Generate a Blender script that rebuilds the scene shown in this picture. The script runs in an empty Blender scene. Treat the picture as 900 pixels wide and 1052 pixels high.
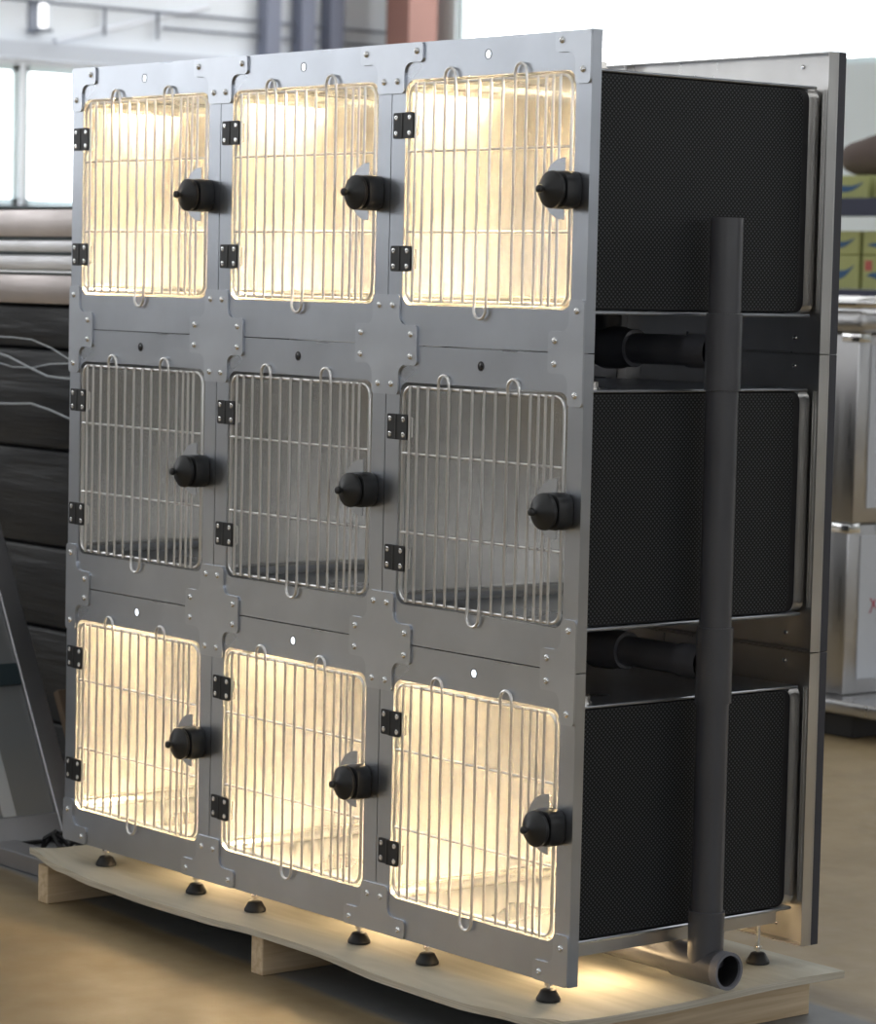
import bpy, bmesh, math, random
from mathutils import Vector, Matrix
from mathutils.geometry import tessellate_polygon
random.seed(7)
S = bpy.context.scene
COL = S.collection
PI = math.pi
UW, UH, D = 0.595, 0.6, 0.68          # one cage unit: width, height, depth

# ------------------------------------------------------------------ materials
def mat(name, color, rough=.5, metal=0., **kw):
    m = bpy.data.materials.new(name); m.use_nodes = True
    b = m.node_tree.nodes['Principled BSDF']
    b.inputs['Base Color'].default_value = (*color, 1)
    b.inputs['Roughness'].default_value = rough
    b.inputs['Metallic'].default_value = metal
    for k, v in kw.items():
        b.inputs[k.replace('_', ' ')].default_value = v
    return m

def nodes(m):
    nt = m.node_tree
    return nt, nt.nodes['Principled BSDF']

def noise(nt, scale, vec=(1, 1, 1), detail=4, rot=(0, 0, 0), coord='Object'):
    tc = nt.nodes.new('ShaderNodeTexCoord'); mp = nt.nodes.new('ShaderNodeMapping')
    mp.inputs['Scale'].default_value = vec; mp.inputs['Rotation'].default_value = rot
    n = nt.nodes.new('ShaderNodeTexNoise'); n.inputs['Scale'].default_value = scale
    n.inputs['Detail'].default_value = detail
    nt.links.new(tc.outputs[coord], mp.inputs['Vector']); nt.links.new(mp.outputs['Vector'], n.inputs['Vector'])
    return n

def ramp(nt, src, stops):
    r = nt.nodes.new('ShaderNodeValToRGB'); e = r.color_ramp.elements
    while len(e) < len(stops): e.new(.5)
    for k, (p, c) in enumerate(stops):
        e[k].position = p; e[k].color = (*c, 1) if len(c) == 3 else c
    nt.links.new(src, r.inputs['Fac']); return r

def maprange(nt, src, a, b, lo=.3, hi=.7):
    r = nt.nodes.new('ShaderNodeMapRange')
    r.inputs['From Min'].default_value = lo; r.inputs['From Max'].default_value = hi
    r.inputs['To Min'].default_value = a; r.inputs['To Max'].default_value = b
    nt.links.new(src, r.inputs['Value']); return r

def bump(nt, b, src, strength, dist):
    bp = nt.nodes.new('ShaderNodeBump'); bp.inputs['Strength'].default_value = strength
    bp.inputs['Distance'].default_value = dist
    nt.links.new(src, bp.inputs['Height']); nt.links.new(bp.outputs['Normal'], b.inputs['Normal'])

def brushed(name, color, rough, stretch, var=.1, bs=.15, aniso=0.):
    m = mat(name, color, rough, 1.0); nt, b = nodes(m)
    n = noise(nt, 1.0, stretch, 3)
    r = maprange(nt, n.outputs['Fac'], rough - var, rough + var)
    nt.links.new(r.outputs['Result'], b.inputs['Roughness'])
    n2 = noise(nt, 5.0, (1, 1, 1), 4)
    c = ramp(nt, n2.outputs['Fac'], [(.3, tuple(x * .9 for x in color)), (.7, tuple(min(1, x * 1.06) for x in color))])
    nt.links.new(c.outputs['Color'], b.inputs['Base Color'])
    if bs: bump(nt, b, n.outputs['Fac'], bs, .0005)
    if aniso:
        b.inputs['Anisotropic'].default_value = aniso
        t = nt.nodes.new('ShaderNodeCombineXYZ'); t.inputs[1].default_value = .06; t.inputs[2].default_value = 1
        nt.links.new(t.outputs[0], b.inputs['Tangent'])
    return m

def emit(name, color, strength):
    m = mat(name, (.8, .8, .8), .6); nt, b = nodes(m)
    b.inputs['Emission Color'].default_value = (*color, 1)
    b.inputs['Emission Strength'].default_value = strength
    return m

M_FRAME = brushed('brushed stainless', (.53, .56, .615), .29, (4, 4, 12), .02, .0)
M_PLATE = brushed('satin stainless plate', (.59, .62, .675), .30, (5, 5, 12), .02, 0)
M_TUB = brushed('polished stainless tub', (.93, .925, .915), .20, (2, 2, 5), .012, 0, .82)
M_TUB.node_tree.nodes['Principled BSDF'].inputs['Metallic'].default_value = .93
M_REAR = brushed('brushed stainless rear', (.66, .65, .64), .32, (30, 3, 3), .05, .0)
M_CHROME = mat('bright chrome', (.82, .82, .82), .16, 1.0)
M_WIRE = mat('polished wire', (.86, .85, .84), .30, 1.0)
M_BLACK = mat('black nylon', (.012, .013, .015), .42)
M_GASKET = mat('dark edging', (.035, .036, .048), .5)
M_RUBBER = mat('black rubber foot', (.012, .012, .013), .5)
M_PVC = mat('grey pvc', (.045, .047, .055), .30)
nt, b = nodes(M_PVC)
n = noise(nt, 14, (1, 1, .3), 5)
c = ramp(nt, n.outputs['Fac'], [(.35, (.052, .053, .062)), (.7, (.072, .073, .082))]); nt.links.new(c.outputs['Color'], b.inputs['Base Color'])
M_PVCCUT = mat('pale pvc rim', (.16, .165, .19), .45)
M_PVCIN = mat('pipe bore', (.02, .02, .022), .6)

# black textured liner: a fine woven dot pattern in both directions
M_LINER = mat('black woven liner', (.008, .009, .011), .5); nt, b = nodes(M_LINER)
tc = nt.nodes.new('ShaderNodeTexCoord'); sp = nt.nodes.new('ShaderNodeSeparateXYZ')
nt.links.new(tc.outputs['Object'], sp.inputs[0])
def mth(op, a, bb=None):
    q = nt.nodes.new('ShaderNodeMath'); q.operation = op
    for i, v in enumerate((a, bb)):
        if v is None: continue
        if isinstance(v, (int, float)): q.inputs[i].default_value = v
        else: nt.links.new(v, q.inputs[i])
    return q.outputs[0]
P_ = 2 * PI / .0095
u = mth('MULTIPLY', sp.outputs[1], P_ * .92)
v = mth('MULTIPLY', sp.outputs[2], P_)
dots = mth('MULTIPLY', mth('SINE', u), mth('SINE', v))
dd = maprange(nt, dots, 0, 1, .15, .6)
cr = ramp(nt, dd.outputs['Result'], [(0, (.0045, .005, .006)), (1, (.06, .064, .07))])
nt.links.new(cr.outputs['Color'], b.inputs['Base Color'])
bump(nt, b, dots, .3, .0004)
b.inputs['Specular IOR Level'].default_value = .22
M_LINEREDGE = mat('black liner edge', (.010, .010, .012), .4)

def wood(name, c1, c2, vec, scale=1, rough=.7):
    m = mat(name, c1, rough); nt, b = nodes(m)
    n = noise(nt, scale, vec, 6)
    n.inputs['Distortion'].default_value = .6
    c = ramp(nt, n.outputs['Fac'], [(.3, c1), (.5, tuple((a + d) / 2 for a, d in zip(c1, c2))), (.68, c2)])
    nt.links.new(c.outputs['Color'], b.inputs['Base Color'])
    bump(nt, b, n.outputs['Fac'], .2, .002)
    return m
M_DECK = wood('pale plywood', (.40, .385, .32), (.52, .505, .43), (3, 22, 22), 1)
M_DECKEDGE = wood('plywood edge', (.42, .37, .28), (.62, .58, .49), (4, 4, 260), 1)
M_RUNNER = wood('rough pine', (.50, .36, .21), (.72, .58, .40), (60, 2.5, 60), 1)

M_FLOOR = mat('worn epoxy floor', (.2, .2, .2), .45); nt, b = nodes(M_FLOOR)
n = noise(nt, 1.3, (1, 1, 1), 8); n.inputs['Roughness'].default_value = .65
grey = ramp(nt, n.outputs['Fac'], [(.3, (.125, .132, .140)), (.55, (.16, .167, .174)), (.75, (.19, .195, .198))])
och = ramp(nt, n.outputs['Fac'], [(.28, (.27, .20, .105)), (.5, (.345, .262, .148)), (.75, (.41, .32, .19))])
# ochre hall floor colour with a grey band running along x, browner along its edges
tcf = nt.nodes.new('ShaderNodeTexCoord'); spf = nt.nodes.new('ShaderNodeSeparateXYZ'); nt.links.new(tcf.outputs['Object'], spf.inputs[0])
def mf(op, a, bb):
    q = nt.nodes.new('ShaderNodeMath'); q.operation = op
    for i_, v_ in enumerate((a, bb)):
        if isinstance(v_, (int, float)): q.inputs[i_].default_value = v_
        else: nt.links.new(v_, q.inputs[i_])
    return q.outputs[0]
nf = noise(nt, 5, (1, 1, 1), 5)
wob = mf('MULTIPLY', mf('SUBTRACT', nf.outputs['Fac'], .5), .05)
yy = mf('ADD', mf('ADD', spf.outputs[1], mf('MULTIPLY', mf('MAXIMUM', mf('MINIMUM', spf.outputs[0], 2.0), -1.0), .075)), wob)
dist = mf('SUBTRACT', mf('ABSOLUTE', mf('SUBTRACT', yy, .47), 0), .42)      # <0 inside the grey band
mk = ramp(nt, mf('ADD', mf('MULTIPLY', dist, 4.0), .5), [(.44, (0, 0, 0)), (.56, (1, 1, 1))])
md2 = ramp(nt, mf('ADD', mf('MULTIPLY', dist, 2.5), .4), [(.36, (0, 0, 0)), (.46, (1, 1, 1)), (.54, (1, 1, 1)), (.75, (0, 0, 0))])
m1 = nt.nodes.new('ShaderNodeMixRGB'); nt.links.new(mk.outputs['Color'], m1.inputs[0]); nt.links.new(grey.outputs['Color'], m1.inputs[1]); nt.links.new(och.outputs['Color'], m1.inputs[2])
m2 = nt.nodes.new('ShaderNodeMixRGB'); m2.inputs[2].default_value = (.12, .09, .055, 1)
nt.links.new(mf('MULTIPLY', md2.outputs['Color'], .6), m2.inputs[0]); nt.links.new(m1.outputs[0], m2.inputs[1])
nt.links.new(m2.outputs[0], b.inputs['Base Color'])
n2 = noise(nt, 7, (1, 1, 1), 6)
r = maprange(nt, n2.outputs['Fac'], .32, .55); nt.links.new(r.outputs['Result'], b.inputs['Roughness'])
bump(nt, b, n2.outputs['Fac'], .12, .01)

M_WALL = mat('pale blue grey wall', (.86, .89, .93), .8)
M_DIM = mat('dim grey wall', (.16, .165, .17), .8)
M_WALLLOW = mat('pale panel wall', (.66, .72, .74), .7)
M_DARKWALL = mat('dark lower wall', (.10, .105, .11), .8)
M_BEAM = mat('pale beam', (.62, .66, .74), .6)
M_CEIL = mat('hall ceiling', (.5, .52, .56), .8)
M_COLUMN = mat('red brown column', (.30, .15, .12), .6)
M_POST = mat('slate blue post', (.22, .24, .32), .6)
M_CONDUIT = mat('grey conduit', (.22, .24, .29), .5)
M_SILL = mat('dark teal sill', (.03, .05, .06), .5)
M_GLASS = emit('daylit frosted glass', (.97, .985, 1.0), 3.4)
M_GLASSD = emit('daylit frosted glass, shaded side', (.97, .985, 1.0), 1.35)  # dimmed to weaken its reflection in the cage fronts
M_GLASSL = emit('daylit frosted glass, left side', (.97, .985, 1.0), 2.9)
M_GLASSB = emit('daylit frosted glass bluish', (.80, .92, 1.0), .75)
M_LAMPW = emit('cool lamp tube', (1, 1, 1), 1.6)
M_MULL = mat('window mullion', (.75, .86, .88), .5)
M_LED = emit('warm strip light', (1.0, .725, .385), 118)
M_LEDOFF = mat('strip light switched off', (.6, .6, .58), .4)
M_LEDSM = emit('added warm underside glow', (1.0, .70, .38), 26)
M_FITLAMP = emit('fitting lamp', (1.0, .70, .38), 9)
M_LENSON = emit('lit indicator', (.85, .92, 1), 2.2)
M_LENSOFF = mat('unlit indicator', (.008, .008, .01), .25)
M_FITTING = brushed('knurled steel', (.75, .72, .68), .3, (300, 300, 1), .08, .3)
M_CABLE = mat('black cable', (.01, .01, .012), .5)
M_THINWIRE = mat('thin grey lead', (.25, .25, .32), .5)

# ------------------------------------------------------------------ mesh helpers
def link(name, bm, m, parent=None, smooth=False, loc=None):
    me = bpy.data.meshes.new(name); bmesh.ops.recalc_face_normals(bm, faces=bm.faces)
    bm.to_mesh(me); bm.free()
    for mm in (m if isinstance(m, (list, tuple)) else [m]): me.materials.append(mm)
    if smooth:
        for p in me.polygons: p.use_smooth = True
        if smooth != 'all':
            me.set_sharp_from_angle(angle=math.radians(38))
    o = bpy.data.objects.new(name, me); COL.objects.link(o)
    if parent: o.parent = parent
    if loc: o.location = loc
    return o

def box(bm, x0, x1, y0, y1, z0, z1, mi=0):
    vs = [bm.verts.new((x, y, z)) for x in (x0, x1) for y in (y0, y1) for z in (z0, z1)]
    for f in ((0, 1, 3, 2), (4, 6, 7, 5), (0, 4, 5, 1), (2, 3, 7, 6), (0, 2, 6, 4), (1, 5, 7, 3)):
        g = bm.faces.new([vs[i] for i in f]); g.material_index = mi
    return bm

def bevbox(bm, x0, x1, y0, y1, z0, z1, r=.003, seg=2):
    t = bmesh.new(); box(t, x0, x1, y0, y1, z0, z1)
    bmesh.ops.bevel(t, geom=t.edges[:], offset=r, segments=seg, affect='EDGES', profile=.5)
    me = bpy.data.meshes.new('t'); t.to_mesh(me); t.free(); bm.from_mesh(me); bpy.data.meshes.remove(me)
    return bm

def tube(bm, pts, r, seg=8, closed=False, cap=True):
    pts = [Vector(p) for p in pts]; n = len(pts); rings = []
    up = None
    for i in range(n):
        if closed: t = pts[(i + 1) % n] - pts[i - 1]
        else: t = pts[min(i + 1, n - 1)] - pts[max(i - 1, 0)]
        t.normalize()
        if up is None:
            up = Vector((0, 1, 0)) if abs(t.y) < .9 else Vector((1, 0, 0))
        a = t.cross(up).normalized(); bb = a.cross(t).normalized(); up = bb
        rr = r[i] if isinstance(r, (list, tuple)) else r
        rings.append([bm.verts.new(pts[i] + a * math.cos(k * 2 * PI / seg) * rr + bb * math.sin(k * 2 * PI / seg) * rr) for k in range(seg)])
    m = n if closed else n - 1
    for i in range(m):
        A, B = rings[i], rings[(i + 1) % n]
        for k in range(seg):
            bm.faces.new((A[k], A[(k + 1) % seg], B[(k + 1) % seg], B[k]))
    if cap and not closed:
        bm.faces.new(rings[0]); bm.faces.new(rings[-1])
    return bm

def lathe(bm, prof, axis='z', c=(0, 0, 0), seg=24, fn=None, cap=True):
    """prof: (radius, height) pairs turned about the axis; fn(angle) shapes the outline"""
    rings = []
    for r, h in prof:
        ring = []
        for k in range(seg):
            a = 2 * PI * k / seg; q = r * (fn(a, h) if fn else 1)
            x, y = q * math.cos(a), q * math.sin(a)
            p = {'z': (x, y, h), 'y': (x, h, y), 'x': (h, x, y)}[axis]
            ring.append(bm.verts.new(Vector(p) + Vector(c)))
        rings.append(ring)
    for A, B in zip(rings, rings[1:]):
        for k in range(seg): bm.faces.new((A[k], A[(k + 1) % seg], B[(k + 1) % seg], B[k]))
    if cap: bm.faces.new(rings[0]); bm.faces.new(rings[-1])
    return bm

def rrect(x0, x1, z0, z1, r, seg=6):
    out = []
    for cx, cz, a0 in ((x1 - r, z0 + r, -PI / 2), (x1 - r, z1 - r, 0), (x0 + r, z1 - r, PI / 2), (x0 + r, z0 + r, PI)):
        for k in range(seg + 1):
            a = a0 + PI / 2 * k / seg; out.append((cx + r * math.cos(a), cz + r * math.sin(a)))
    return out

def circle(cx, cz, r, n=16):
    return [(cx + r * math.cos(2 * PI * k / n), cz + r * math.sin(2 * PI * k / n)) for k in range(n)]

def rounded(poly, seg=5):
    """polygon of (x, z, radius) -> points with every corner turned to an arc"""
    out = []; n = len(poly)
    for i in range(n):
        p0, p1, p2 = Vector(poly[i - 1][:2]), Vector(poly[i][:2]), Vector(poly[(i + 1) % n][:2])
        r = poly[i][2]
        if r <= 0: out.append(tuple(p1)); continue
        a = (p0 - p1).normalized(); c = (p2 - p1).normalized()
        A, B = p1 + a * r, p1 + c * r
        ctr = p1 + (a + c) * r
        a0 = math.atan2(A.y - ctr.y, A.x - ctr.x); a1 = math.atan2(B.y - ctr.y, B.x - ctr.x)
        d = (a1 - a0 + PI) % (2 * PI) - PI
        for k in range(seg + 1):
            t = a0 + d * k / seg; out.append((ctr.x + r * math.cos(t), ctr.y + r * math.sin(t)))
    return out

def plate(bm, loops, y0, y1, mi=0):
    """outline + holes in the xz plane, extruded from y0 to y1"""
    tris = tessellate_polygon([[Vector((x, z, 0)) for x, z in l] for l in loops])
    flat = [p for l in loops for p in l]
    F = [bm.verts.new((x, y0, z)) for x, z in flat]; B = [bm.verts.new((x, y1, z)) for x, z in flat]
    for t in tris:
        if len(set(t)) < 3: continue
        for V in (F, B):
            try: bm.faces.new([V[i] for i in t]).material_index = mi
            except ValueError: pass
    o = 0
    for l in loops:
        n = len(l)
        for k in range(n):
            a, b2 = o + k, o + (k + 1) % n
            bm.faces.new((F[a], F[b2], B[b2], B[a])).material_index = mi
        o += n
    return bm

def shell(bm, la, lb, y0, y1):
    """a ring wall between outline la (outer) and lb (inner), from y0 to y1; equal point counts"""
    n = len(la)
    R = [[bm.verts.new((x, y, z)) for x, z in l] for y in (y0, y1) for l in (la, lb)]
    for A, B in ((R[0], R[1]), (R[2], R[3]), (R[0], R[2]), (R[1], R[3])):
        for k in range(n): bm.faces.new((A[k], A[(k + 1) % n], B[(k + 1) % n], B[k]))
    return bm

def empty(name, label, cat, loc=(0, 0, 0), group=None, rz=0):
    o = bpy.data.objects.new(name, None); COL.objects.link(o); o.location = loc; o.rotation_euler.z = rz
    o.empty_display_size = .05
    o['label'] = label; o['category'] = cat
    if group: o['group'] = group
    return o

def tag(o, label, cat, group=None, kind=None):
    o['label'] = label; o['category'] = cat
    if group: o['group'] = group
    if kind: o['kind'] = kind
    return o

def struct(name, bm, m, parent=None, smooth=False, loc=None):
    o = link(name, bm, m, parent, smooth, loc)
    if parent is None: o['kind'] = 'structure'
    return o

def copy_tree(o, parent=None):
    c = o.copy(); COL.objects.link(c); c.parent = parent
    for ch in list(o.children): copy_tree(ch, c)
    return c

# ------------------------------------------------------------------ the cage unit
OP = (.045, .551, .080, .526)          # door opening x0 x1 z0 z1
HINGE_Z = (.436, .172)

def make_unit():
    root = empty('cage_unit', '', 'cage')
    g = .0011
    # front frame: a sheet with the rounded opening and a small hole, folded edges and a returned lip
    bm = bmesh.new()
    plate(bm, [[(g, g), (UW - g, g), (UW - g, UH - g), (g, UH - g)], rrect(*OP, .024)[::-1], circle(.2955, .566, .0098)[::-1]], 0, .0018)
    shell(bm, [(g, g), (UW - g, g), (UW - g, UH - g), (g, UH - g)], [(g + .0016, g + .0016), (UW - g - .0016, g + .0016), (UW - g - .0016, UH - g - .0016), (g + .0016, UH - g - .0016)], .0018, .024)
    link('front_frame', bm, M_FRAME, root)
    bm = bmesh.new(); lathe(bm, [(.0097, .012), (.0097, -.0006), (.0080, -.0006), (.0080, .001)], 'y', (.2955, 0, .566), 24, cap=False)
    ir = link('indicator_ring', bm, M_GASKET, root, True)
    bm = bmesh.new(); lathe(bm, [(.0081, .006), (.0081, .0008), (.006, -.0004), (.002, -.0008)], 'y', (.2955, 0, .566), 20)
    link('indicator_lens', bm, M_LENSOFF, root, True)
    # tub: rounded liner box open to the front
    bm = bmesh.new()
    o_ = (.0415, .5545, .0765, .5295)
    prof = [(.0018, 0, .024), (.018, .000, .024), (.03, -.001, .028), (.60, -.001, .030), (.625, .006, .030), (.638, .020, .03), (.642, .05, .03)]
    rings = []
    for y, ins, r in prof:
        l = rrect(OP[0] + ins, OP[1] - ins, OP[2] + ins, OP[3] - ins, r)
        rings.append([bm.verts.new((x, y, z)) for x, z in l])
    n = len(rings[0])
    for A, B in zip(rings, rings[1:]):
        for k in range(n): bm.faces.new((A[k], A[(k + 1) % n], B[(k + 1) % n], B[k]))
    bm.faces.new(rings[-1])
    outer = []
    for y in (.0018, .648):
        l = rrect(*o_, .028); outer.append([bm.verts.new((x, y, z)) for x, z in l])
    for k in range(n): bm.faces.new((outer[0][k], outer[0][(k + 1) % n], outer[1][(k + 1) % n], outer[1][k]))
    for k in range(n): bm.faces.new((outer[0][k], outer[0][(k + 1) % n], rings[0][(k + 1) % n], rings[0][k]))
    bm.faces.new(outer[1])
    tub = link('tub', bm, M_TUB, root, True)
    # inner weld bead where wall meets floor
    bm = bmesh.new(); tube(bm, [(.0475, .03, .1005), (.0475, .60, .1005)], .0018, 6)
    link('weld_bead', bm, M_CHROME, tub, True)
    # black liners on the two outer sides
    for s in (-1, 1):
        bm = bmesh.new()
        l = [(y, z) for y, z in rrect(.026, .612, .082, .5245, .022)]
        xa = .0410 if s < 0 else .5550; xb = xa + s * .006; xc = xa + s * .009
        l2 = rrect(.026, .592, .084, .5225, .022)
        A = [bm.verts.new((xa, y, z)) for y, z in l]; B = [bm.verts.new((xb, y, z)) for y, z in l]
        C = [bm.verts.new((xc, y, z)) for y, z in l2]
        m_ = len(l)
        for k in range(m_):
            bm.faces.new((A[k], A[(k + 1) % m_], B[(k + 1) % m_], B[k])).material_index = 1
            bm.faces.new((B[k], B[(k + 1) % m_], C[(k + 1) % m_], C[k])).material_index = 1
        bm.faces.new(A).material_index = 1; bm.faces.new(C)
        link('side_liner', bm, [M_LINER, M_LINEREDGE], root)
    # thin lips along the top and bottom of the outer side
    for z0, z1 in ((.5255, .531), (.073, .0795)):
        bm = bmesh.new(); bevbox(bm, .036, .566, .024, .63, z0, z1, .002, 1)
        link('edge_lip', bm, M_FRAME, root)
    # base channel under the tub
    # rear panel: sheet with folded rim and dark edging
    bm = bmesh.new()
    box(bm, .0002, UW - .0002, .6555, .6585, .0002, UH - .0002)
    shell(bm, [(g, g), (UW - g, g), (UW - g, UH - g), (g, UH - g)], [(g + .002, g + .002), (UW - g - .002, g + .002), (UW - g - .002, UH - g - .002), (g + .002, UH - g - .002)], .631, .6555)
    # vertical folds beside the tub
    tube(bm, [(.578, .649, .09), (.578, .649, .525)], .006, 8); tube(bm, [(.567, .6505, .09), (.567, .6505, .525)], .005, 8)
    rp = link('rear_panel', bm, M_REAR, root, True)
    bm = bmesh.new(); bevbox(bm, .0004, UW - .0004, .6588, .681, .0004, UH - .0004, .0015, 1)
    link('dark_edging', bm, M_GASKET, root)
    for x, z in ((.501, .574), (.501, .031), (.19, .565), (.19, .031)):
        bm = bmesh.new(); lathe(bm, [(.0045, .6555), (.0045, .653), (.002, .6515)], 'y', (x, 0, z), 10)
        link('rivet', bm, M_CHROME, rp, True)
    # door of welded wire
    bm = bmesh.new()
    fz0, fz1 = .0885, .5165
    fr = rrect(.057, .540, fz0, fz1, .022, 5)
    tube(bm, [(x, .002, z) for x, z in fr], .0039, 8, closed=True)
    xs = [.082, .107, .139, .240, .346, .448, .472, .492, .512, .311, .276, .383, .416, .173, .205]
    for x in (.082, .107, .139, .240, .346, .448, .472, .492, .512):
        tube(bm, [(x, -.004, fz0 - .003), (x, -.004, fz1 + .003)], .0029, 8)
    def loop(xa, xb, za, zb, top):
        c, r_ = (xa + xb) / 2, (xb - xa) / 2; s = 1 if top else -1
        arc = [(c - r_ * math.cos(a * PI / 10), -.006, zb + s * r_ * math.sin(a * PI / 10)) for a in range(11)]
        tube(bm, [(xa, -.004, za)] + [(xa, -.0045, zb - s * .02)] + arc + [(xb, -.0045, zb - s * .02), (xb, -.004, za)], .0030, 8)
    loop(.173, .205, fz0 - .003, .528, True)
    loop(.383, .416, fz0 - .003, .528, True)
    loop(.276, .311, fz1 + .003, .075, False)
    for z in (.384, .225): tube(bm, [(.057, .0006, z), (.540, .0006, z)], .0028, 8)
    door = link('door', bm, M_WIRE, root, True)
    # latch plate and knob on the door
    bm = bmesh.new()
    pts = [(.535, .248), (.535, .364)] + [(.532 - .058 * math.sin(a * PI / 16), .306 + .058 * math.cos(a * PI / 16)) for a in range(0, 17)]
    plate(bm, [pts[::-1]], -.0085, -.0065)
    link('latch_plate', bm, M_PLATE, door)
    bm = bmesh.new()
    def sq(a, h):
        return 1.0 / ((abs(math.cos(a)) ** 5 + abs(math.sin(a)) ** 5) ** .2)
    lathe(bm, [(.0345, -.001), (.0355, -.004), (.0355, -.026), (.0330, -.0350), (.024, -.0375), (.020, -.041)], 'y', (.541, 0, .303), 40,
          lambda a, h: 1 / ((abs(math.cos(a)) ** 3.2 + abs(math.sin(a)) ** 3.2) ** (1 / 3.2)) if h > -.037 else 1)
    lathe(bm, [(.020, -.0395), (.0335, -.0405), (.0355, -.0435), (.0345, -.0490), (.0300, -.0530), (.0200, -.0575), (.0090, -.0625), (.0046, -.0655), (.0046, -.0695), (.0075, -.0722), (.0082, -.0760), (.0066, -.0798), (.003, -.0815)],
          'y', (.541, 0, .303), 40)
    link('latch_knob', bm, M_BLACK, door, True)
    # small clips welded on the wire behind the hinges
    for hz in HINGE_Z:
        bm = bmesh.new(); tube(bm, [(.078, .0, hz - .021), (.086, .0, hz - .019), (.086, .0, hz + .019), (.078, .0, hz + .021)], .0018, 6)
        link('hinge_clip', bm, M_WIRE, door, True)
    # hinges
    for hz in HINGE_Z:
        bm = bmesh.new()
        plate(bm, [rrect(.011, .0425, hz - .0255, hz + .0255, .004, 3)], -.0045, -.0002)
        plate(bm, [rrect(.0465, .0785, hz - .0255, hz + .0255, .004, 3)], -.0085, -.0035)
        lathe(bm, [(.0042, hz - .0255), (.0045, hz - .023), (.0045, hz + .023), (.0042, hz + .0255)], 'z', (.0445, -.0055, 0), 14)
        h = link('hinge', bm, M_BLACK, root, True)
        for sx, sy in ((.0205, -.0045), (.068, -.0085)):
            for sz in (-.0155, .0155):
                bm = bmesh.new()
                lathe(bm, [(.0055, sy), (.0052, sy - .0010), (.0040, sy - .0014), (.0022, sy - .0012), (.0018, sy - .0004)], 'y', (sx, 0, hz + sz), 14)
                link('screw', bm, M_CHROME, h, True)
    # lamp strip in the ceiling of the tub
    bm = bmesh.new(); bevbox(bm, .27, .33, .28, .40, .515, .5235, .002, 1)
    link('light_strip', bm, M_LEDOFF, root)
    # fitting on top of the tub, with its lead
    bm = bmesh.new()
    lathe(bm, [(.010, .5305), (.019, .5308), (.019, .5345), (.016, .535), (.016, .545), (.013, .5465), (.006, .5475)], 'z', (.52, .082, 0), 24, lambda a, h: 1 + .03 * math.cos(12 * a))
    f = link('lamp_fitting', bm, M_FITTING, root, True)
    bm = bmesh.new()
    tube(bm, [(.52, .082, .546), (.52, .080, .560), (.515, .070, .578), (.505, .055, .586), (.490, .040, .582), (.475, .030, .570)], .0011, 6)
    link('lead', bm, M_THINWIRE, f, True)
    bm = bmesh.new(); lathe(bm, [(.005, .531), (.0085, .532), (.0085, .548), (.005, .552)], 'z', (.488, .046, 0), 16)
    link('fitting_lamp', bm, M_LEDOFF, root, True)
    return root

proto = make_unit()
RN = {0: 'bottom', 1: 'middle', 2: 'top'}; CN = {0: 'left', 1: 'centre', 2: 'right'}
strip_mesh_on = None; lens_on = None; fit_on = None
units = {}
for i in range(3):
    for j in range(3):
        u_ = proto if (i, j) == (0, 0) else copy_tree(proto)
        units[i, j] = u_
for (i, j), u_ in units.items():
    u_.location = (j * UW, 0, i * UH)
    lit = i != 1
    u_['label'] = ('steel wire-door cage in the %s row, %s column, %s' %
                   (RN[i], CN[j], 'glowing warm inside' if lit else 'dark inside'))
    u_['group'] = 'cage units of the three by three bank'
    if lit:
        for ch in u_.children:
            if ch.name.split('.')[0] == 'light_strip':
                if strip_mesh_on is None:
                    strip_mesh_on = ch.data.copy(); strip_mesh_on.materials.clear(); strip_mesh_on.materials.append(M_LED)
                ch.data = strip_mesh_on
                ch['label'] = 'glowing warm light strip'
            if ch.name.split('.')[0] == 'fitting_lamp':
                if fit_on is None:
                    fit_on = ch.data.copy(); fit_on.materials.clear(); fit_on.materials.append(M_FITLAMP)
                ch.data = fit_on
            if ch.name.split('.')[0] == 'indicator_lens':
                if lens_on is None:
                    lens_on = ch.data.copy(); lens_on.materials.clear(); lens_on.materials.append(M_LENSON)
                ch.data = lens_on; ch['label'] = 'lit white indicator lens'

# levelling feet under the bottom row (parts of the bottom cages)
def make_foot(x, y, parent):
    bm = bmesh.new()
    lathe(bm, [(.0235, -.0455), (.0240, -.0420), (.0225, -.0385), (.0150, -.0250), (.0120, -.0235), (.006, -.0225)], 'z', (x, y, 0), 24)
    f = link('levelling_foot', bm, M_RUBBER, parent, True)
    bm = bmesh.new()
    lathe(bm, [(.0042, -.0235), (.0042, -.016), (.0085, -.016), (.0085, -.0105), (.0042, -.0105), (.0042, .045)], 'z', (x, y, 0), 12)
    link('threaded_stem', bm, M_CHROME, f, True)
for j in range(3):
    for x, y in ((.130, .034), (.500, .034), (.130, .600), (.505, .600)):
        make_foot(x, y, units[0, j])
    for xa in (.043, .530):
        bm = bmesh.new(); box(bm, xa, xa + .022, .024, .60, .046, .0728); link('base_channel', bm, M_REAR, units[0, j])
    # unseen tube lamp added under each bottom cage for the glow on the deck
    bm = bmesh.new(); lathe(bm, [(.011, .13), (.012, .132), (.012, .368), (.011, .37)], 'y', (.42, 0, .030), 16)
    box(bm, .412, .428, .16, .18, .035, .075); box(bm, .412, .428, .33, .35, .035, .075)
    link('added_underside_lamp', bm, M_LEDSM, units[0, j], True)

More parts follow.
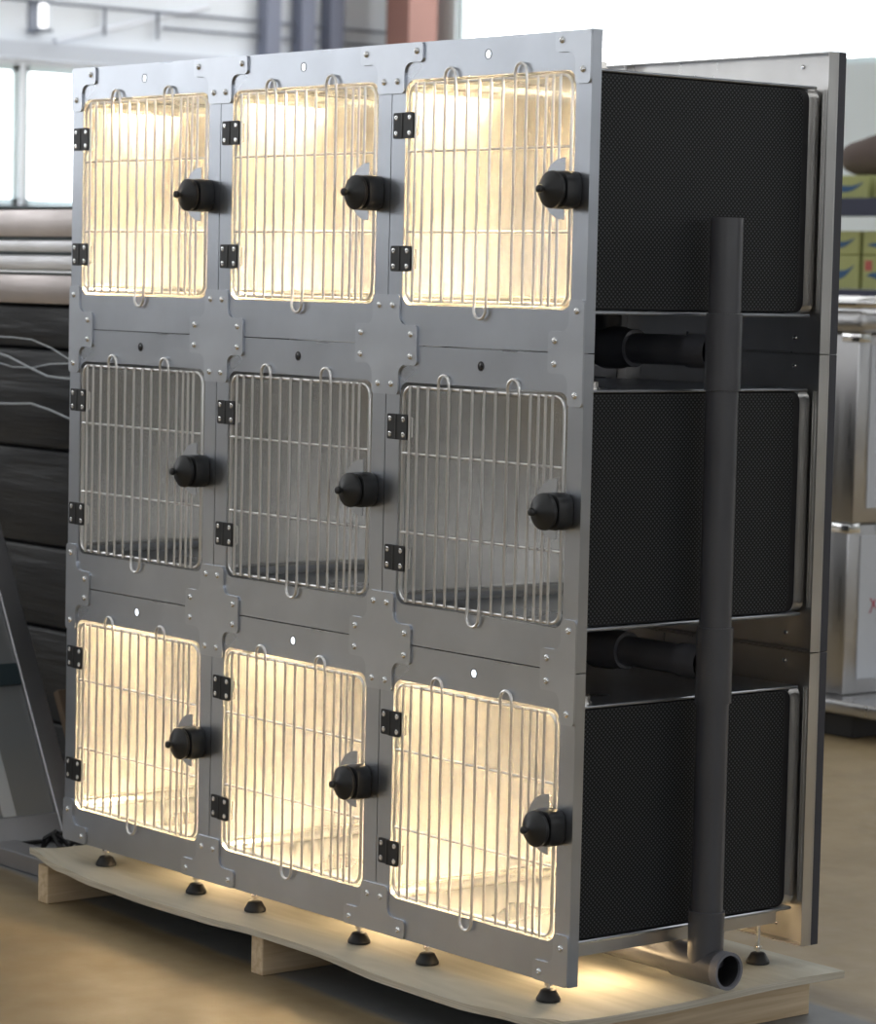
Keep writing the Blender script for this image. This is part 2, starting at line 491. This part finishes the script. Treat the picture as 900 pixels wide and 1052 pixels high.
# ------------------------------------------------------------------ joining plates
A1, A2, B1, B2 = .100, .040, .043, .100      # arm half length / half width, horizontal and vertical
RC, RF = .008, .020
def plate_outline(kind):
    R_, F_ = RC, RF
    full = [(-B1, -B2, R_), (B1, -B2, R_), (B1, -A2, F_), (A1, -A2, R_), (A1, A2, R_), (B1, A2, F_), (B1, B2, R_), (-B1, B2, R_), (-B1, A2, F_), (-A1, A2, R_), (-A1, -A2, R_), (-B1, -A2, F_)]
    e = .0012
    if kind == 'cross': return full
    if kind == 'left': return [(e, -B2, R_), (B1, -B2, R_), (B1, -A2, F_), (A1, -A2, R_), (A1, A2, R_), (B1, A2, F_), (B1, B2, R_), (e, B2, R_)]
    if kind == 'right': return [(-x, z, r) for x, z, r in plate_outline('left')][::-1]
    if kind == 'top': return [(-A1, -A2, R_), (-B1, -A2, F_), (-B1, -B2, R_), (B1, -B2, R_), (B1, -A2, F_), (A1, -A2, R_), (A1, -e, R_), (-A1, -e, R_)]
    if kind == 'bottom': return [(x, -z, r) for x, z, r in plate_outline('top')][::-1]
    if kind == 'topleft': return [(e, -B2, R_), (B1, -B2, R_), (B1, -A2, F_), (A1, -A2, R_), (A1, -e, R_), (e, -e, R_)]
    if kind == 'topright': return [(-x, z, r) for x, z, r in plate_outline('topleft')][::-1]
    if kind == 'bottomleft': return [(x, -z, r) for x, z, r in plate_outline('topleft')][::-1]
    if kind == 'bottomright': return [(-x, -z, r) for x, z, r in plate_outline('topleft')]
def bolts_of(kind):
    h = [(sx * .081, sz * .022) for sx in (-1, 1) for sz in (-1, 1)]; v_ = [(sx * .0215, sz * .079) for sx in (-1, 1) for sz in (-1, 1)]
    if kind == 'cross': return h + v_
    if kind in ('left', 'right'):
        s = 1 if kind == 'left' else -1
        return [(s * .081, .022), (s * .081, -.022), (s * .021, .079), (s * .021, -.079)]
    if kind in ('top', 'bottom'):
        s = -1 if kind == 'top' else 1
        return [(.081, s * .018), (-.081, s * .018), (.0215, s * .076), (-.0215, s * .076)]
    s = -1 if kind.startswith('top') else 1; t = 1 if kind.endswith('left') else -1
    return [(t * .081, s * .018), (t * .021, s * .074)]
proto_bolt = None
def bolt(parent, x, z):
    global proto_bolt
    if proto_bolt is None:
        bm = bmesh.new()
        lathe(bm, [(.0068, -.0046), (.0068, -.0054), (.0064, -.0066), (.0050, -.0080), (.0032, -.0086), (.0027, -.0086), (.0026, -.0066)], 'y', (0, 0, 0), 16,
              lambda a, h: 1 if h > -.0084 else 1 + .18 * math.cos(4 * a))
        o = link('bolt', bm, M_CHROME, parent, True); proto_bolt = o
    else:
        o = proto_bolt.copy(); COL.objects.link(o); o.parent = parent
    o.location = (x, 0, z); return o
seamx = {0: 'left edge', 1: 'left seam', 2: 'right seam', 3: 'right edge'}
seamz = {1: 'bottom and middle rows', 2: 'middle and top rows'}
pm = {}
for a in range(4):
    for c_ in range(4):
        kind = {(0, 0): 'bottomleft', (3, 0): 'bottomright', (0, 3): 'topleft', (3, 3): 'topright'}.get((a, c_))
        if not kind: kind = 'left' if a == 0 else 'right' if a == 3 else 'bottom' if c_ == 0 else 'top' if c_ == 3 else 'cross'
        if kind == 'cross': lab = 'cross-shaped steel plate with eight bolts, %s between %s' % (seamx[a], seamz[c_])
        elif kind in ('left', 'right'): lab = 'T-shaped steel plate on the %s of the cages, between %s' % (seamx[a], seamz[c_])
        elif kind in ('top', 'bottom'): lab = 'T-shaped steel plate at the %s edge of the cages, on the %s' % (kind, seamx[a])
        else: lab = 'L-shaped steel corner plate with two bolts, %s corner of the cages' % (kind.replace('top', 'top ').replace('bottom', 'bottom '))
        e_ = empty('joining_plate', lab, 'plate', (a * UW, 0, c_ * UH), 'bolted plates joining the cages')
        if kind not in pm:
            bm = bmesh.new(); plate(bm, [rounded(plate_outline(kind))], -.0046, -.0003)
            ob = link('plate_body', bm, M_PLATE, e_)
            md = None; pm[kind] = ob.data
        else:
            ob = bpy.data.objects.new('plate_body', pm[kind]); COL.objects.link(ob); ob.parent = e_
        for x, z in bolts_of(kind): bolt(e_, x, z)

# ------------------------------------------------------------------ drain pipe on the right side
PX, PY = 3 * UW + .030, .330
pipe = empty('drain_pipe', 'dark grey plastic drain pipe standing up the right side of the cages', 'pipe', (PX, PY, 0))
def piece(name, bm, m=M_PVC, lab=None):
    o = link(name, bm, m, pipe, True)
    if lab: o['label'] = lab
    return o
bm = bmesh.new()
lathe(bm, [(.0285, 1.35), (.0315, 1.35)], 'z', (0, 0, 0), 40, cap=False)
lathe(bm, [(.0315, 1.462), (.0285, 1.462)], 'z', (0, 0, 0), 40, cap=False)
lathe(bm, [(.0315, 0.05), (.0315, 1.462), (.0280, 1.462), (.0280, 1.20)], 'z', (0, 0, 0), 40, cap=False)
piece('upright', bm)
for zc in (1.205, .600):
    bm = bmesh.new()
    lathe(bm, [(.0317, zc - .074), (.0355, zc - .0735), (.0355, zc + .0735), (.0317, zc + .074)], 'z', (0, 0, 0), 40, cap=False)
    lathe(bm, [(.0335, -.024), (.0335, -.088), (.0315, -.090)], 'x', (0, 0, zc), 32, cap=False)
    piece('tee_coupler', bm)
    bm = bmesh.new(); lathe(bm, [(.0300, -.080), (.0300, -.27)], 'x', (0, 0, zc), 32); piece('branch_pipe', bm)
    bm = bmesh.new(); lathe(bm, [(.030, -.245), (.0375, -.246), (.0385, -.275), (.042, -.285), (.044, -.33), (.04, -.345)], 'x', (0, 0, zc), 32)
    lathe(bm, [(.028, zc - .01), (.028, zc + .085)], 'z', (-.33, 0, 0), 24)
    piece('elbow_collar', bm)
zb = .009
bm = bmesh.new()
lathe(bm, [(.0317, .118), (.0355, .117), (.0355, zb)], 'z', (0, 0, 0), 40, cap=False)
lathe(bm, [(.0362, -.075), (.0362, .047)], 'x', (0, 0, zb), 40, cap=False)
piece('bottom_tee', bm)
bm = bmesh.new()
lathe(bm, [(.0362, .046), (.0370, .047), (.0370, .0665), (.0310, .0665), (.0310, -.02)], 'x', (0, 0, zb), 40, cap=False)
piece('open_end', bm, M_PVCCUT, 'pale rim of the open pipe end')
bm = bmesh.new(); lathe(bm, [(.0308, -.35), (.0308, .06)], 'x', (0, 0, zb), 40, cap=False)
lathe(bm, [(.0308, -.02), (.001, -.0201)], 'x', (0, 0, zb), 32); piece('pipe_bore', bm, M_PVCIN)
bm = bmesh.new(); lathe(bm, [(.0315, -.06), (.0315, -.42)], 'x', (0, 0, zb), 32)
lathe(bm, [(.0315, -.33), (.0365, -.331), (.0365, -.40), (.0315, -.401)], 'x', (0, 0, zb), 32); piece('floor_branch', bm)

# ------------------------------------------------------------------ pallet
FZ = -.151
DT = -.0462
def sag(x):
    k = [(-.055, .022), (.07, .0), (.22, -.010), (.45, -.014), (.66, -.012), (.85, -.005), (1.05, -.006), (1.30, -.020), (1.52, -.022), (1.70, -.013), (1.84, .004)]
    for (a, va), (c, vc) in zip(k, k[1:]):
        if x <= c:
            t = max(0, (x - a) / (c - a)); t = t * t * (3 - 2 * t); return va + (vc - va) * t
    return k[-1][1]
pal = empty('wooden_pallet', 'low wooden pallet of warped pale plywood carrying the cage bank', 'pallet', (0, 0, FZ))
bm = bmesh.new(); NX, NY = 80, 24
X0, X1, Y0, Y1 = -.055, 1.842, -.060, .700
def dz(x, y):
    f = max(0, min(1, (.012 - y) / .07)); base = sag(x) * f
    if x < .05: base += .012 * ((.05 - x) / .105) ** 2 * (1 - f)
    return DT + base
grid = {}
for a in range(NX + 1):
    for c_ in range(NY + 1):
        x = X0 + (X1 - X0) * a / NX; y = Y0 + (Y1 - Y0) * c_ / NY
        xr = x + (.008 * math.sin(y * 9) if a == NX else 0)
        z = dz(x, y) - FZ
        grid[a, c_] = (bm.verts.new((xr, y, z)), bm.verts.new((xr, y, z - .0145)))
for a in range(NX):
    for c_ in range(NY):
        q = [grid[a, c_], grid[a + 1, c_], grid[a + 1, c_ + 1], grid[a, c_ + 1]]
        bm.faces.new([t[0] for t in q]); bm.faces.new([t[1] for t in q][::-1])
for a in range(NX):
    for c_ in (0, NY):
        bm.faces.new((grid[a, c_][0], grid[a + 1, c_][0], grid[a + 1, c_][1], grid[a, c_][1])).material_index = 1
for c_ in range(NY):
    for a in (0, NX):
        bm.faces.new((grid[a, c_][0], grid[a, c_ + 1][0], grid[a, c_ + 1][1], grid[a, c_][1])).material_index = 1
link('deck_board', bm, [M_DECK, M_DECKEDGE], pal, True)
for xa in (-.036, .826, 1.716):
    bm = bmesh.new(); bevbox(bm, xa, xa + .042, -.048, .690, 0, -.0612 - FZ - (.004 if xa > .5 else 0), .002, 1)
    link('runner', bm, M_RUNNER, pal)
for (x, y) in ((.86, .18), (.84, .5), (1.745, .62), (-.015, .3)):
    pass

# ------------------------------------------------------------------ hall shell
XW, YW, XE, YE, HC = -14.0, 12.0, 13.0, -12.0, 6.2
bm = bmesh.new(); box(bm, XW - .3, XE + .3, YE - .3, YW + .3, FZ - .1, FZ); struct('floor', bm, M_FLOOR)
bm = bmesh.new(); box(bm, XW - .3, XE + .3, YE - .3, YW + .3, HC, HC + .1); struct('ceiling', bm, M_CEIL)
def wall_x(name, x0, x1, y0, y1, holes, m, mlow=None):
    """wall in a yz plane (thickness x0..x1), holes = (ya, yb, za, zb)"""
    bm = bmesh.new(); ys = sorted({y0, y1} | {h[0] for h in holes} | {h[1] for h in holes})
    for a, c in zip(ys, ys[1:]):
        hh = sorted([h for h in holes if h[0] <= a + 1e-6 and h[1] >= c - 1e-6], key=lambda h: h[2]); z = FZ
        for h in hh:
            box(bm, x0, x1, a, c, z, h[2]); z = h[3]
        box(bm, x0, x1, a, c, z, HC)
    return struct(name, bm, m)
def wall_y(name, y0, y1, x0, x1, holes, m):
    bm = bmesh.new(); xs = sorted({x0, x1} | {h[0] for h in holes} | {h[1] for h in holes})
    for a, c in zip(xs, xs[1:]):
        hh = sorted([h for h in holes if h[0] <= a + 1e-6 and h[1] >= c - 1e-6], key=lambda h: h[2]); z = FZ
        for h in hh:
            box(bm, a, c, y0, y1, z, h[2]); z = h[3]
        box(bm, a, c, y0, y1, z, HC)
    return struct(name, bm, m)
WN = [0]
def window_x(x, ya, yb, za, zb, face, gl=M_GLASS, mull=()):
    WN[0] += 1
    bm = bmesh.new(); t = .05
    for a, c in ((ya, ya + t), (yb - t, yb)): box(bm, x - .04, x + .04, a, c, za, zb)
    for a, c in ((za, za + t), (zb - t, zb)): box(bm, x - .04, x + .04, ya, yb, a, c)
    for q in mull: box(bm, x - .03, x + .03, q - .03, q + .03, za, zb)
    w = struct('window_%d' % WN[0], bm, M_MULL)
    bm = bmesh.new(); box(bm, x - .006, x + .006, ya + t, yb - t, za + t, zb - t); link('window_pane', bm, gl, w)
def window_y(y, xa, xb, za, zb, gl=M_GLASS, mull=(), hm=()):
    WN[0] += 1
    bm = bmesh.new(); t = .05
    for a, c in ((xa, xa + t), (xb - t, xb)): box(bm, a, c, y - .04, y + .04, za, zb)
    for a, c in ((za, za + t), (zb - t, zb)): box(bm, xa, xb, y - .04, y + .04, a, c)
    for q in mull: box(bm, q - .02, q + .02, y - .03, y + .03, za, zb)
    for q in hm: box(bm, xa, xb, y - .03, y + .03, q - .02, q + .02)
    w = struct('window_%d' % WN[0], bm, M_MULL)
    bm = bmesh.new(); box(bm, xa + t, xb - t, y - .006, y + .006, za + t, zb - t); link('window_pane', bm, gl, w)

# left (west) wall, seen at upper left
hw = [(3.0, 5.6, 1.85, 2.93), (5.75, 8.33, 1.85, 2.93), (8.37, 10.9, 1.85, 2.93)] + [(-11.6 + 2.5 * k, -9.3 + 2.5 * k, 2.3, 5.4) for k in range(4)]  # unseen near windows added to brighten the cage fronts by reflection
wall_x('wall_left', XW - .2, XW, 0, YW, [h for h in hw if h[0] > 2], M_WALL)
wall_x('wall_left_side', XW - .2, XW, YE, 0, [h for h in hw if h[0] < 2], M_DIM)  # unseen part of the left wall, darkened to lower reflections in the cage fronts
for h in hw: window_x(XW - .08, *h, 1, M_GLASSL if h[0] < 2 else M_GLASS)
bm = bmesh.new(); box(bm, XW, XW + .12, YE, YW, 2.97, 3.10); struct('trim_1', bm, M_BEAM)
bm = bmesh.new(); box(bm, XW, XW + .10, YE, YW, 1.78, 1.845); struct('trim_2', bm, M_SILL)
# back (north) wall: tall glazing above pale panels
hn = [(-13.2, -6.4, 2.95, 5.8), (-6.3, -2.8, 2.95, 5.8), (-2, 2, 2.95, 5.8), (3, 7, 2.95, 5.8)]
wall_y('wall_back', YW, YW + .2, XW, XE, hn, M_WALLLOW)
for k, h in enumerate(hn):
    window_y(YW + .08, *h, hm=(3.9, 4.8))
    if k == 0: NWIN = WN[0]
for k, (xa, xb, za, zb_) in enumerate(((-10.75, -10.15, 3.06, 3.33), (-9.3, -8.5, 3.02, 3.12), (-11.6, -11.0, 3.30, 3.40))):
    bl = link('window_screen', box(bmesh.new(), xa, xb, YW + .045, YW + .070, za, zb_), M_GLASSB, bpy.data.objects['window_%d' % NWIN])
# wall behind the camera and the wall on the right
hs = [(-13.2 + k * 4.2, -13.2 + k * 4.2 + 3.4, 2.9, 5.4) for k in range(6)]
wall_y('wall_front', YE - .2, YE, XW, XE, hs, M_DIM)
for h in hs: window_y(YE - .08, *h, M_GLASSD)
he = [(-11 + k * 4.2, -11 + k * 4.2 + 3.2, 2.4, 4.4) for k in range(5)]
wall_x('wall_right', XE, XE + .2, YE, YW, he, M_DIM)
for h in he: window_x(XE + .08, *h, -1)
for k, (xa, xb) in enumerate(((-13.4, -11.6), (-8, -6), (-3, -1), (3, 5))):  # the first unseen skylight is added to brighten the left wall
    WN[0] += 1
    bm = bmesh.new(); box(bm, xa - .05, xb + .05, -9, 9, HC - .06, HC - .001)
    w = struct('window_%d' % WN[0], bm, M_MULL)
    bm = bmesh.new(); box(bm, xa, xb, -8.9, 8.9, HC - .07, HC - .0605); link('window_pane', bm, emit('unseen skylight sheet %d' % k, (.93, .97, 1), 2.2 if k == 0 else 1.25), w)

# hardware high on the left wall
tag(link('steel_column', box(bmesh.new(), -13.55, -13.25, 11.55, 11.85, FZ, HC), M_COLUMN), 'red brown steel column rising behind the top centre cage', 'column')
o = None
bm = bmesh.new()
for y in (10.65, 11.0, 11.3): box(bm, XW + .001, XW + .14, y - .09, y + .05, 2.0, HC)
tag(link('wall_post', bm, M_POST), 'slate blue steel posts clustered left of the red brown column', 'post')
lamp = empty('wall_lamp', 'small pale vertical tube lamp on the wall above the left windows', 'lamp', (XW + .14, 8.43, 3.15))
bm = bmesh.new(); lathe(bm, [(.02, .06), (.035, .07), (.035, .24), (.02, .25)], 'z', (0, 0, 0), 14); link('tube', bm, M_LAMPW, lamp, True)
bm = bmesh.new(); box(bm, -.139, .05, -.06, .06, .252, .275); box(bm, -.139, .05, -.06, .06, .03, .055); box(bm, -.139, -.12, -.05, .05, .03, .27); link('bracket', bm, M_CONDUIT, lamp)
bm = bmesh.new(); tube(bm, [(XW + .023, 8.62, 3.13), (XW + .023, 10.05, 3.50)], .022, 10)
tag(link('diagonal_brace', bm, mat('white brace', (.85, .87, .92), .4), None, True), 'pale diagonal brace rod on the upper left wall', 'brace')
for z, lab in ((3.42, 'upper grey conduit running along the upper left wall'), (3.30, 'lower grey conduit running along the upper left wall')):
    bm = bmesh.new()
    ya, yb = (7.5, 11.9) if z > 3.4 else (9.6, 11.9)
    tube(bm, [(XW + .05, ya, z), (XW + .05, yb, z - .0)], .012, 8)
    for y in (9.05, 9.55) if z > 3.4 else (): tube(bm, [(XW + .05, y, z), (XW + .05, y, z - .22)], .012, 8)
    tag(link('wall_conduit', bm, M_CONDUIT, None, True), lab, 'conduit', 'conduits on the left wall')

# ------------------------------------------------------------------ things left of the cages
M_WRAP = mat('black wrapped plastic', (.007, .008, .011), .42)
M_WRAP.node_tree.nodes['Principled BSDF'].inputs['Specular IOR Level'].default_value = .3; nt, b = nodes(M_WRAP)
n = noise(nt, 1, (2.0, 2.0, 26), 6); bump(nt, b, n.outputs['Fac'], .45, .012)
r = maprange(nt, n.outputs['Fac'], .34, .6); nt.links.new(r.outputs['Result'], b.inputs['Roughness'])
st = empty('wrapped_stack', 'tall stack wrapped in dark plastic film at the far left', 'stack', (-1.45, 1.0, FZ))
bm = bmesh.new(); rnd = random.Random(3)
levels = []; z = .04
while z < 1.38:
    levels.append(z); z += rnd.uniform(.16, .34)
levels.append(1.39)
bx = .0
for a, c in zip(levels, levels[1:]):
    o1 = rnd.uniform(-.012, .012); bevbox(bm, -1.2 + o1, 1.15 + o1, -.38 + rnd.uniform(-.012, .012), .5, a, c - .002, .012, 3)
link('wrapped_body', bm, M_WRAP, st, True)
M_FILM = mat('clear stretch film', (.75, .8, .85), .25, Alpha=.55)
for k, (za, zb2, ya) in enumerate(((1.36, 1.18, 0), (1.30, 1.12, -.01), (1.23, 1.22, 0), (1.15, 1.05, 0))):
    bm = bmesh.new(); pts = []
    for q in range(15):
        t = q / 14; pts.append((-.3 + 1.4 * t, -.402 + ya + .004 * math.sin(q * 2.1 + k), za + (zb2 - za) * t + .012 * math.sin(q * 1.3 + k * 2)))
    tube(bm, pts, .0022 + .001 * (k % 2), 6); link('film_strand', bm, M_FILM, st, True)
link('base_board', box(bmesh.new(), -1.2, 1.15, -.36, .5, 0, .038), mat('dark board', (.02, .02, .02), .8), st)
M_TRAY = [brushed('pinkish steel sheet', (.60, .55, .54), .42, (3, 3, 60), .08, .1), brushed('pale steel sheet', (.74, .74, .76), .5, (3, 3, 60), .08, .1),
          brushed('pale steel sheet two', (.70, .70, .72), .5, (3, 3, 60), .08, .1), brushed('brownish steel sheet', (.42, .38, .37), .4, (3, 3, 60), .08, .1)]
zs = [(1.425, 1.505), (1.383, 1.420), (1.335, 1.379), (1.242, 1.325)]
labs = ['thick pinkish steel tray, topmost on the dark wrapped stack', 'pale thin steel tray directly under the topmost one', 'second pale steel tray, above the brownish one', 'brownish steel tray lying lowest, directly on the dark wrapped stack']
for (za, zb2), m_, lb in zip(zs, M_TRAY, labs):
    t_ = empty('steel_tray', lb, 'tray', (-1.45, .62, za), 'steel trays piled on the wrapped stack')
    bm = bmesh.new(); h_ = zb2 - za; bevbox(bm, -1.15, 1.10, 0, .85, 0, h_, .006, 2); link('tray_body', bm, m_, t_, True)
    bm = bmesh.new(); box(bm, -1.14, 1.09, -.006, .006, h_ - .001, h_ + .0035); link('folded_edge', bm, M_SILL, t_)

# leaning framed steel panel
ln = empty('leaning_panel', 'steel framed panel leaning over to the left beside the cages', 'panel', (-.64, .0, FZ))
ln.rotation_euler.y = math.radians(-29)
bm = bmesh.new()
bevbox(bm, -.016, .016, .395, .455, .004, 1.35, .003, 1); bevbox(bm, -.016, .016, -.75, -.665, .004, 1.35, .003, 1)
bevbox(bm, -.016, .016, -.665, .395, .004, .075, .003, 1); bevbox(bm, -.016, .016, -.665, .395, 1.28, 1.35, .003, 1)
link('panel_frame', bm, brushed('dull steel stile', (.50, .50, .52), .40, (4, 4, 4), .05, .0), ln)
bm = bmesh.new(); box(bm, -.014, .010, -.665, .395, .44, .50); link('crossbar', bm, M_SILL, ln)
bm = bmesh.new(); box(bm, -.004, .002, -.665, .395, .075, 1.28); sh = link('sheet', bm, mat('grey sheet', (.20, .21, .22), .4), ln)
bm = bmesh.new(); box(bm, .0021, .0035, .24, .28, .08, 1.27); link('pale_strip', bm, mat('pale film strip', (.5, .54, .58), .4), sh)
bd = link('wooden_board', bevbox(bmesh.new(), -.012, .012, .47, .50, .004, .42, .002, 1), wood('brown board', (.12, .085, .06), (.17, .12, .08), (20, 20, 3)))
bd.location = (-.60, .0, FZ); bd.rotation_euler.y = math.radians(-28.5)
tag(bd, 'narrow brown wooden board behind the leaning steel panel', 'board')

fp = link('steel_profile', bevbox(bmesh.new(), -.36, .0, 0, .085, 0, .045, .004, 2), brushed('dusty steel profile', (.55, .55, .58), .45, (4, 4, 4), .05, 0))
fp.location = (-.16, .10, FZ); tag(fp, 'grey steel profile lying on the floor left of the pallet', 'profile')
bm = bmesh.new(); tube(bm, [(-.50 + .03 * math.sin(k * 1.1) + .009 * k, .27 + .03 * math.cos(k * .9), FZ + .012 + .055 * abs(math.sin(k * .8))) for k in range(26)], .006, 6)
# cable coil
tag(link('loose_cable', bm, M_CABLE, None, True), 'tangled black cable on the floor near the leaning panel', 'cable')

# ------------------------------------------------------------------ things behind, to the right
SHX, SHY = -2.95, 5.95
M_NAVY = mat('navy shelf beam', (.015, .02, .055), .5)
sh_ = empty('storage_rack', 'navy blue storage rack holding cartons behind the right edge of the cages', 'rack', (SHX, SHY, FZ))
def rel(z): return z - FZ
for z0, z1 in ((1.655, 1.735), (1.275, 1.335)):
    link('shelf_beam', bevbox(bmesh.new(), -1.2, 1.6, -.03, .03, rel(z0), rel(z1), .004, 1), M_NAVY, sh_)
    link('shelf_board', box(bmesh.new(), -1.2, 1.6, .03, .75, rel(z1) - .02, rel(z1) - .001), mat('shelf board', (.2, .22, .25), .6), sh_)
for x in (-1.2, 1.55):
    link('upright', box(bmesh.new(), x, x + .06, -.02, .05, 0, rel(2.2)), M_NAVY, sh_)
M_CART = mat('yellow green carton', (.40, .42, .17), .7); M_SWOOSH = mat('blue print', (.03, .10, .22), .6); M_RED = mat('red print', (.45, .10, .08), .6)
def carton(x, z, w_, h_, lab, red=False, ph=0):
    c_ = empty('carton', lab, 'carton', (SHX + x, SHY + .05, z), 'yellow cartons on the rack')
    link('carton_body', bevbox(bmesh.new(), 0, w_, 0, .35, .001, h_, .004, 1), M_CART, c_)
    bm = bmesh.new(); N = 18; up, dn = [], []
    for q in range(N + 1):
        t = q / N; xx = w_ * (.1 + .8 * t); zz = h_ * (.32 + .4 * t * t + .10 * math.sin(6 * t + ph)); th = h_ * .13 * math.sin(PI * t) + .002
        up.append((xx, zz + th)); dn.append((xx, zz - th))
    plate(bm, [up[::-1] + dn], -.0022, -.0002); link('blue_swoosh', bm, M_SWOOSH, c_)
    if red: link('red_patch', box(bmesh.new(), w_ * .06, w_ * .2, -.0022, -.0002, h_ * .55, h_ * .85), M_RED, c_)
carton(-.42, 1.336, .30, .15, 'yellow green carton with red patch, left of the lower shelf', True)
carton(-.42, 1.4875, .30, .105, 'yellow green carton stacked on the red-patched carton')
carton(-.10, 1.336, .30, .15, 'yellow green carton at the bottom, second on the lower shelf', True, 1)
carton(-.10, 1.4875, .30, .105, 'yellow green carton on top, second on the lower shelf', False, 1)
carton(.22, 1.336, .30, .25, 'tall yellow green carton, rightmost on the lower shelf', True, 2)
carton(-.40, 1.736, .32, .10, 'flat yellow green carton, left on the upper shelf')
carton(-.04, 1.736, .32, .10, 'flat yellow green carton, right on the upper shelf', True, 1)
bm = bmesh.new()
bmesh.ops.create_icosphere(bm, subdivisions=3, radius=1)
for v_ in bm.verts: v_.co = Vector((v_.co.x * .17 * (1 + .08 * math.sin(7 * v_.co.y)), v_.co.y * .14, max(-.085, v_.co.z * .10 * (1 + .1 * math.sin(5 * v_.co.x)))))
sk = link('brown_sack', bm, mat('brown sack cloth', (.12, .09, .08), .85), None, 'all', (SHX - .22, SHY + .25, 1.836 + .086)); tag(sk, 'slumped brown sack lying on the flat cartons of the upper shelf', 'sack')

M_WHITEFILM = mat('white protective film', (.53, .56, .615), .35); nt, b = nodes(M_WHITEFILM)
n = noise(nt, 3, (1, 1, 1), 5); bump(nt, b, n.outputs['Fac'], .3, .02)
M_CABST = brushed('cabinet stainless', (.55, .55, .56), .33, (40, 40, 2), .08, .1)
M_INK = mat('red marker ink', (.50, .05, .09), .7)
lowp = link('floor_plinth', bevbox(bmesh.new(), -1.3, .12, -.08, 1.2, 0, .085, .006, 1), mat('dark plinth', (.02, .02, .022), .6)); lowp.location = (-.86, 3.6, FZ)
tag(lowp, 'dark low plinth under the film-covered steel cabinets', 'plinth')
tp = link('steel_tray', bevbox(bmesh.new(), -1.4, .30, -.14, 1.25, 0, .045, .012, 3), M_CABST, None, True, (-.86, 3.6, FZ + .086))
tag(tp, 'wide steel tray under the lower film-covered cabinet, at right', 'tray')
def cabinet(z0, z1, lab, inkz, dx=0):
    c_ = empty('steel_cabinet', lab, 'cabinet', (-.82 + dx, 3.55, z0), 'film-covered steel cabinets at the right')
    link('cabinet_body', bevbox(bmesh.new(), -1.2, 0, 0, 1.0, .001, z1 - z0 - .002, .008, 2), M_CABST, c_, True)
    link('film_sheet', bevbox(bmesh.new(), .0005, .004, .06, .97, .05, z1 - z0 - .04, .0015, 1), M_WHITEFILM, c_)
    link('corner_cap', bevbox(bmesh.new(), -.07, .012, -.008, .05, z1 - z0 - .03, z1 - z0 + .001, .004, 2), M_CHROME, c_, True)
    bm = bmesh.new(); rr = random.Random(int(z0 * 100))
    for k in range(5):
        y = .12 + k * .045; pts = [(.0052, y + rr.uniform(-.01, .035), inkz + k * .035 + rr.uniform(-.03, .03)) for _ in range(5)]
        tube(bm, pts, .0022, 5)
    link('red_scribble', bm, M_INK, c_)
cabinet(-.018, .555, 'film-covered steel cabinet with red scribbles, lower of the two at right', .30)
cabinet(.558, 1.19, 'film-covered steel cabinet with red scribbles, upper of the two at right', .20, .02)
bm = bmesh.new(); bevbox(bm, -1.3, .10, -.05, 1.1, .0, .075, .03, 4)
tr = link('sheet_metal_tray', bm, M_CABST, None, True, (-.84, 3.55, 1.192)); tag(tr, 'rounded sheet metal tray lying on the upper film-covered cabinet', 'tray')
bm = bmesh.new(); tube(bm, [(-1.2, -.04, 0), (.08, -.04, 0), (.11, -.01, 0), (.11, 1.0, 0)], .022, 12)
tr = link('steel_tube', bm, M_CHROME, None, True, (-.84, 3.55, 1.290)); tag(tr, 'bent bright steel tube lying on the rounded sheet metal tray', 'tube')

# ------------------------------------------------------------------ world, camera, colour
w = bpy.data.worlds.new('world'); S.world = w; w.use_nodes = True
w.node_tree.nodes['Background'].inputs[0].default_value = (.85, .92, 1, 1); w.node_tree.nodes['Background'].inputs[1].default_value = 1.0

cam = bpy.data.cameras.new('camera'); co = bpy.data.objects.new('camera', cam); COL.objects.link(co)
R3 = Matrix(((0.6325185318, 0.7742216874, 0.0223849447), (0.0737055278, -0.0313955537, -0.9967857415), (-0.7710303510, 0.6321353479, -0.0769226877)))
# rows: right, down, forward
right, down, fwd = (Vector(R3[k]) for k in range(3))
mw = Matrix((( right.x, -down.x, -fwd.x, 5.85836), (right.y, -down.y, -fwd.y, -3.68304), (right.z, -down.z, -fwd.z, 1.32703), (0, 0, 0, 1)))
co.matrix_world = mw
cam.sensor_fit = 'VERTICAL'; cam.sensor_height = 36; cam.lens = 3027.5 * 36 / 1052
cam.shift_x = -.00078; cam.shift_y = -.0025
cam.clip_start = .1; cam.clip_end = 100
cam.dof.use_dof = True; cam.dof.focus_distance = 5.9; cam.dof.aperture_fstop = 6.3
S.camera = co
S.view_settings.view_transform = 'Standard'; S.view_settings.look = 'None'
S.view_settings.gamma = 1; S.view_settings.use_curve_mapping = False; S.view_settings.exposure = 0
cy = S.cycles
cy.use_denoising = True; cy.max_bounces = 10; cy.diffuse_bounces = 4; cy.glossy_bounces = 7
cy.sample_clamp_indirect = 60; cy.caustics_reflective = True; cy.caustics_refractive = False; cy.blur_glossy = .5
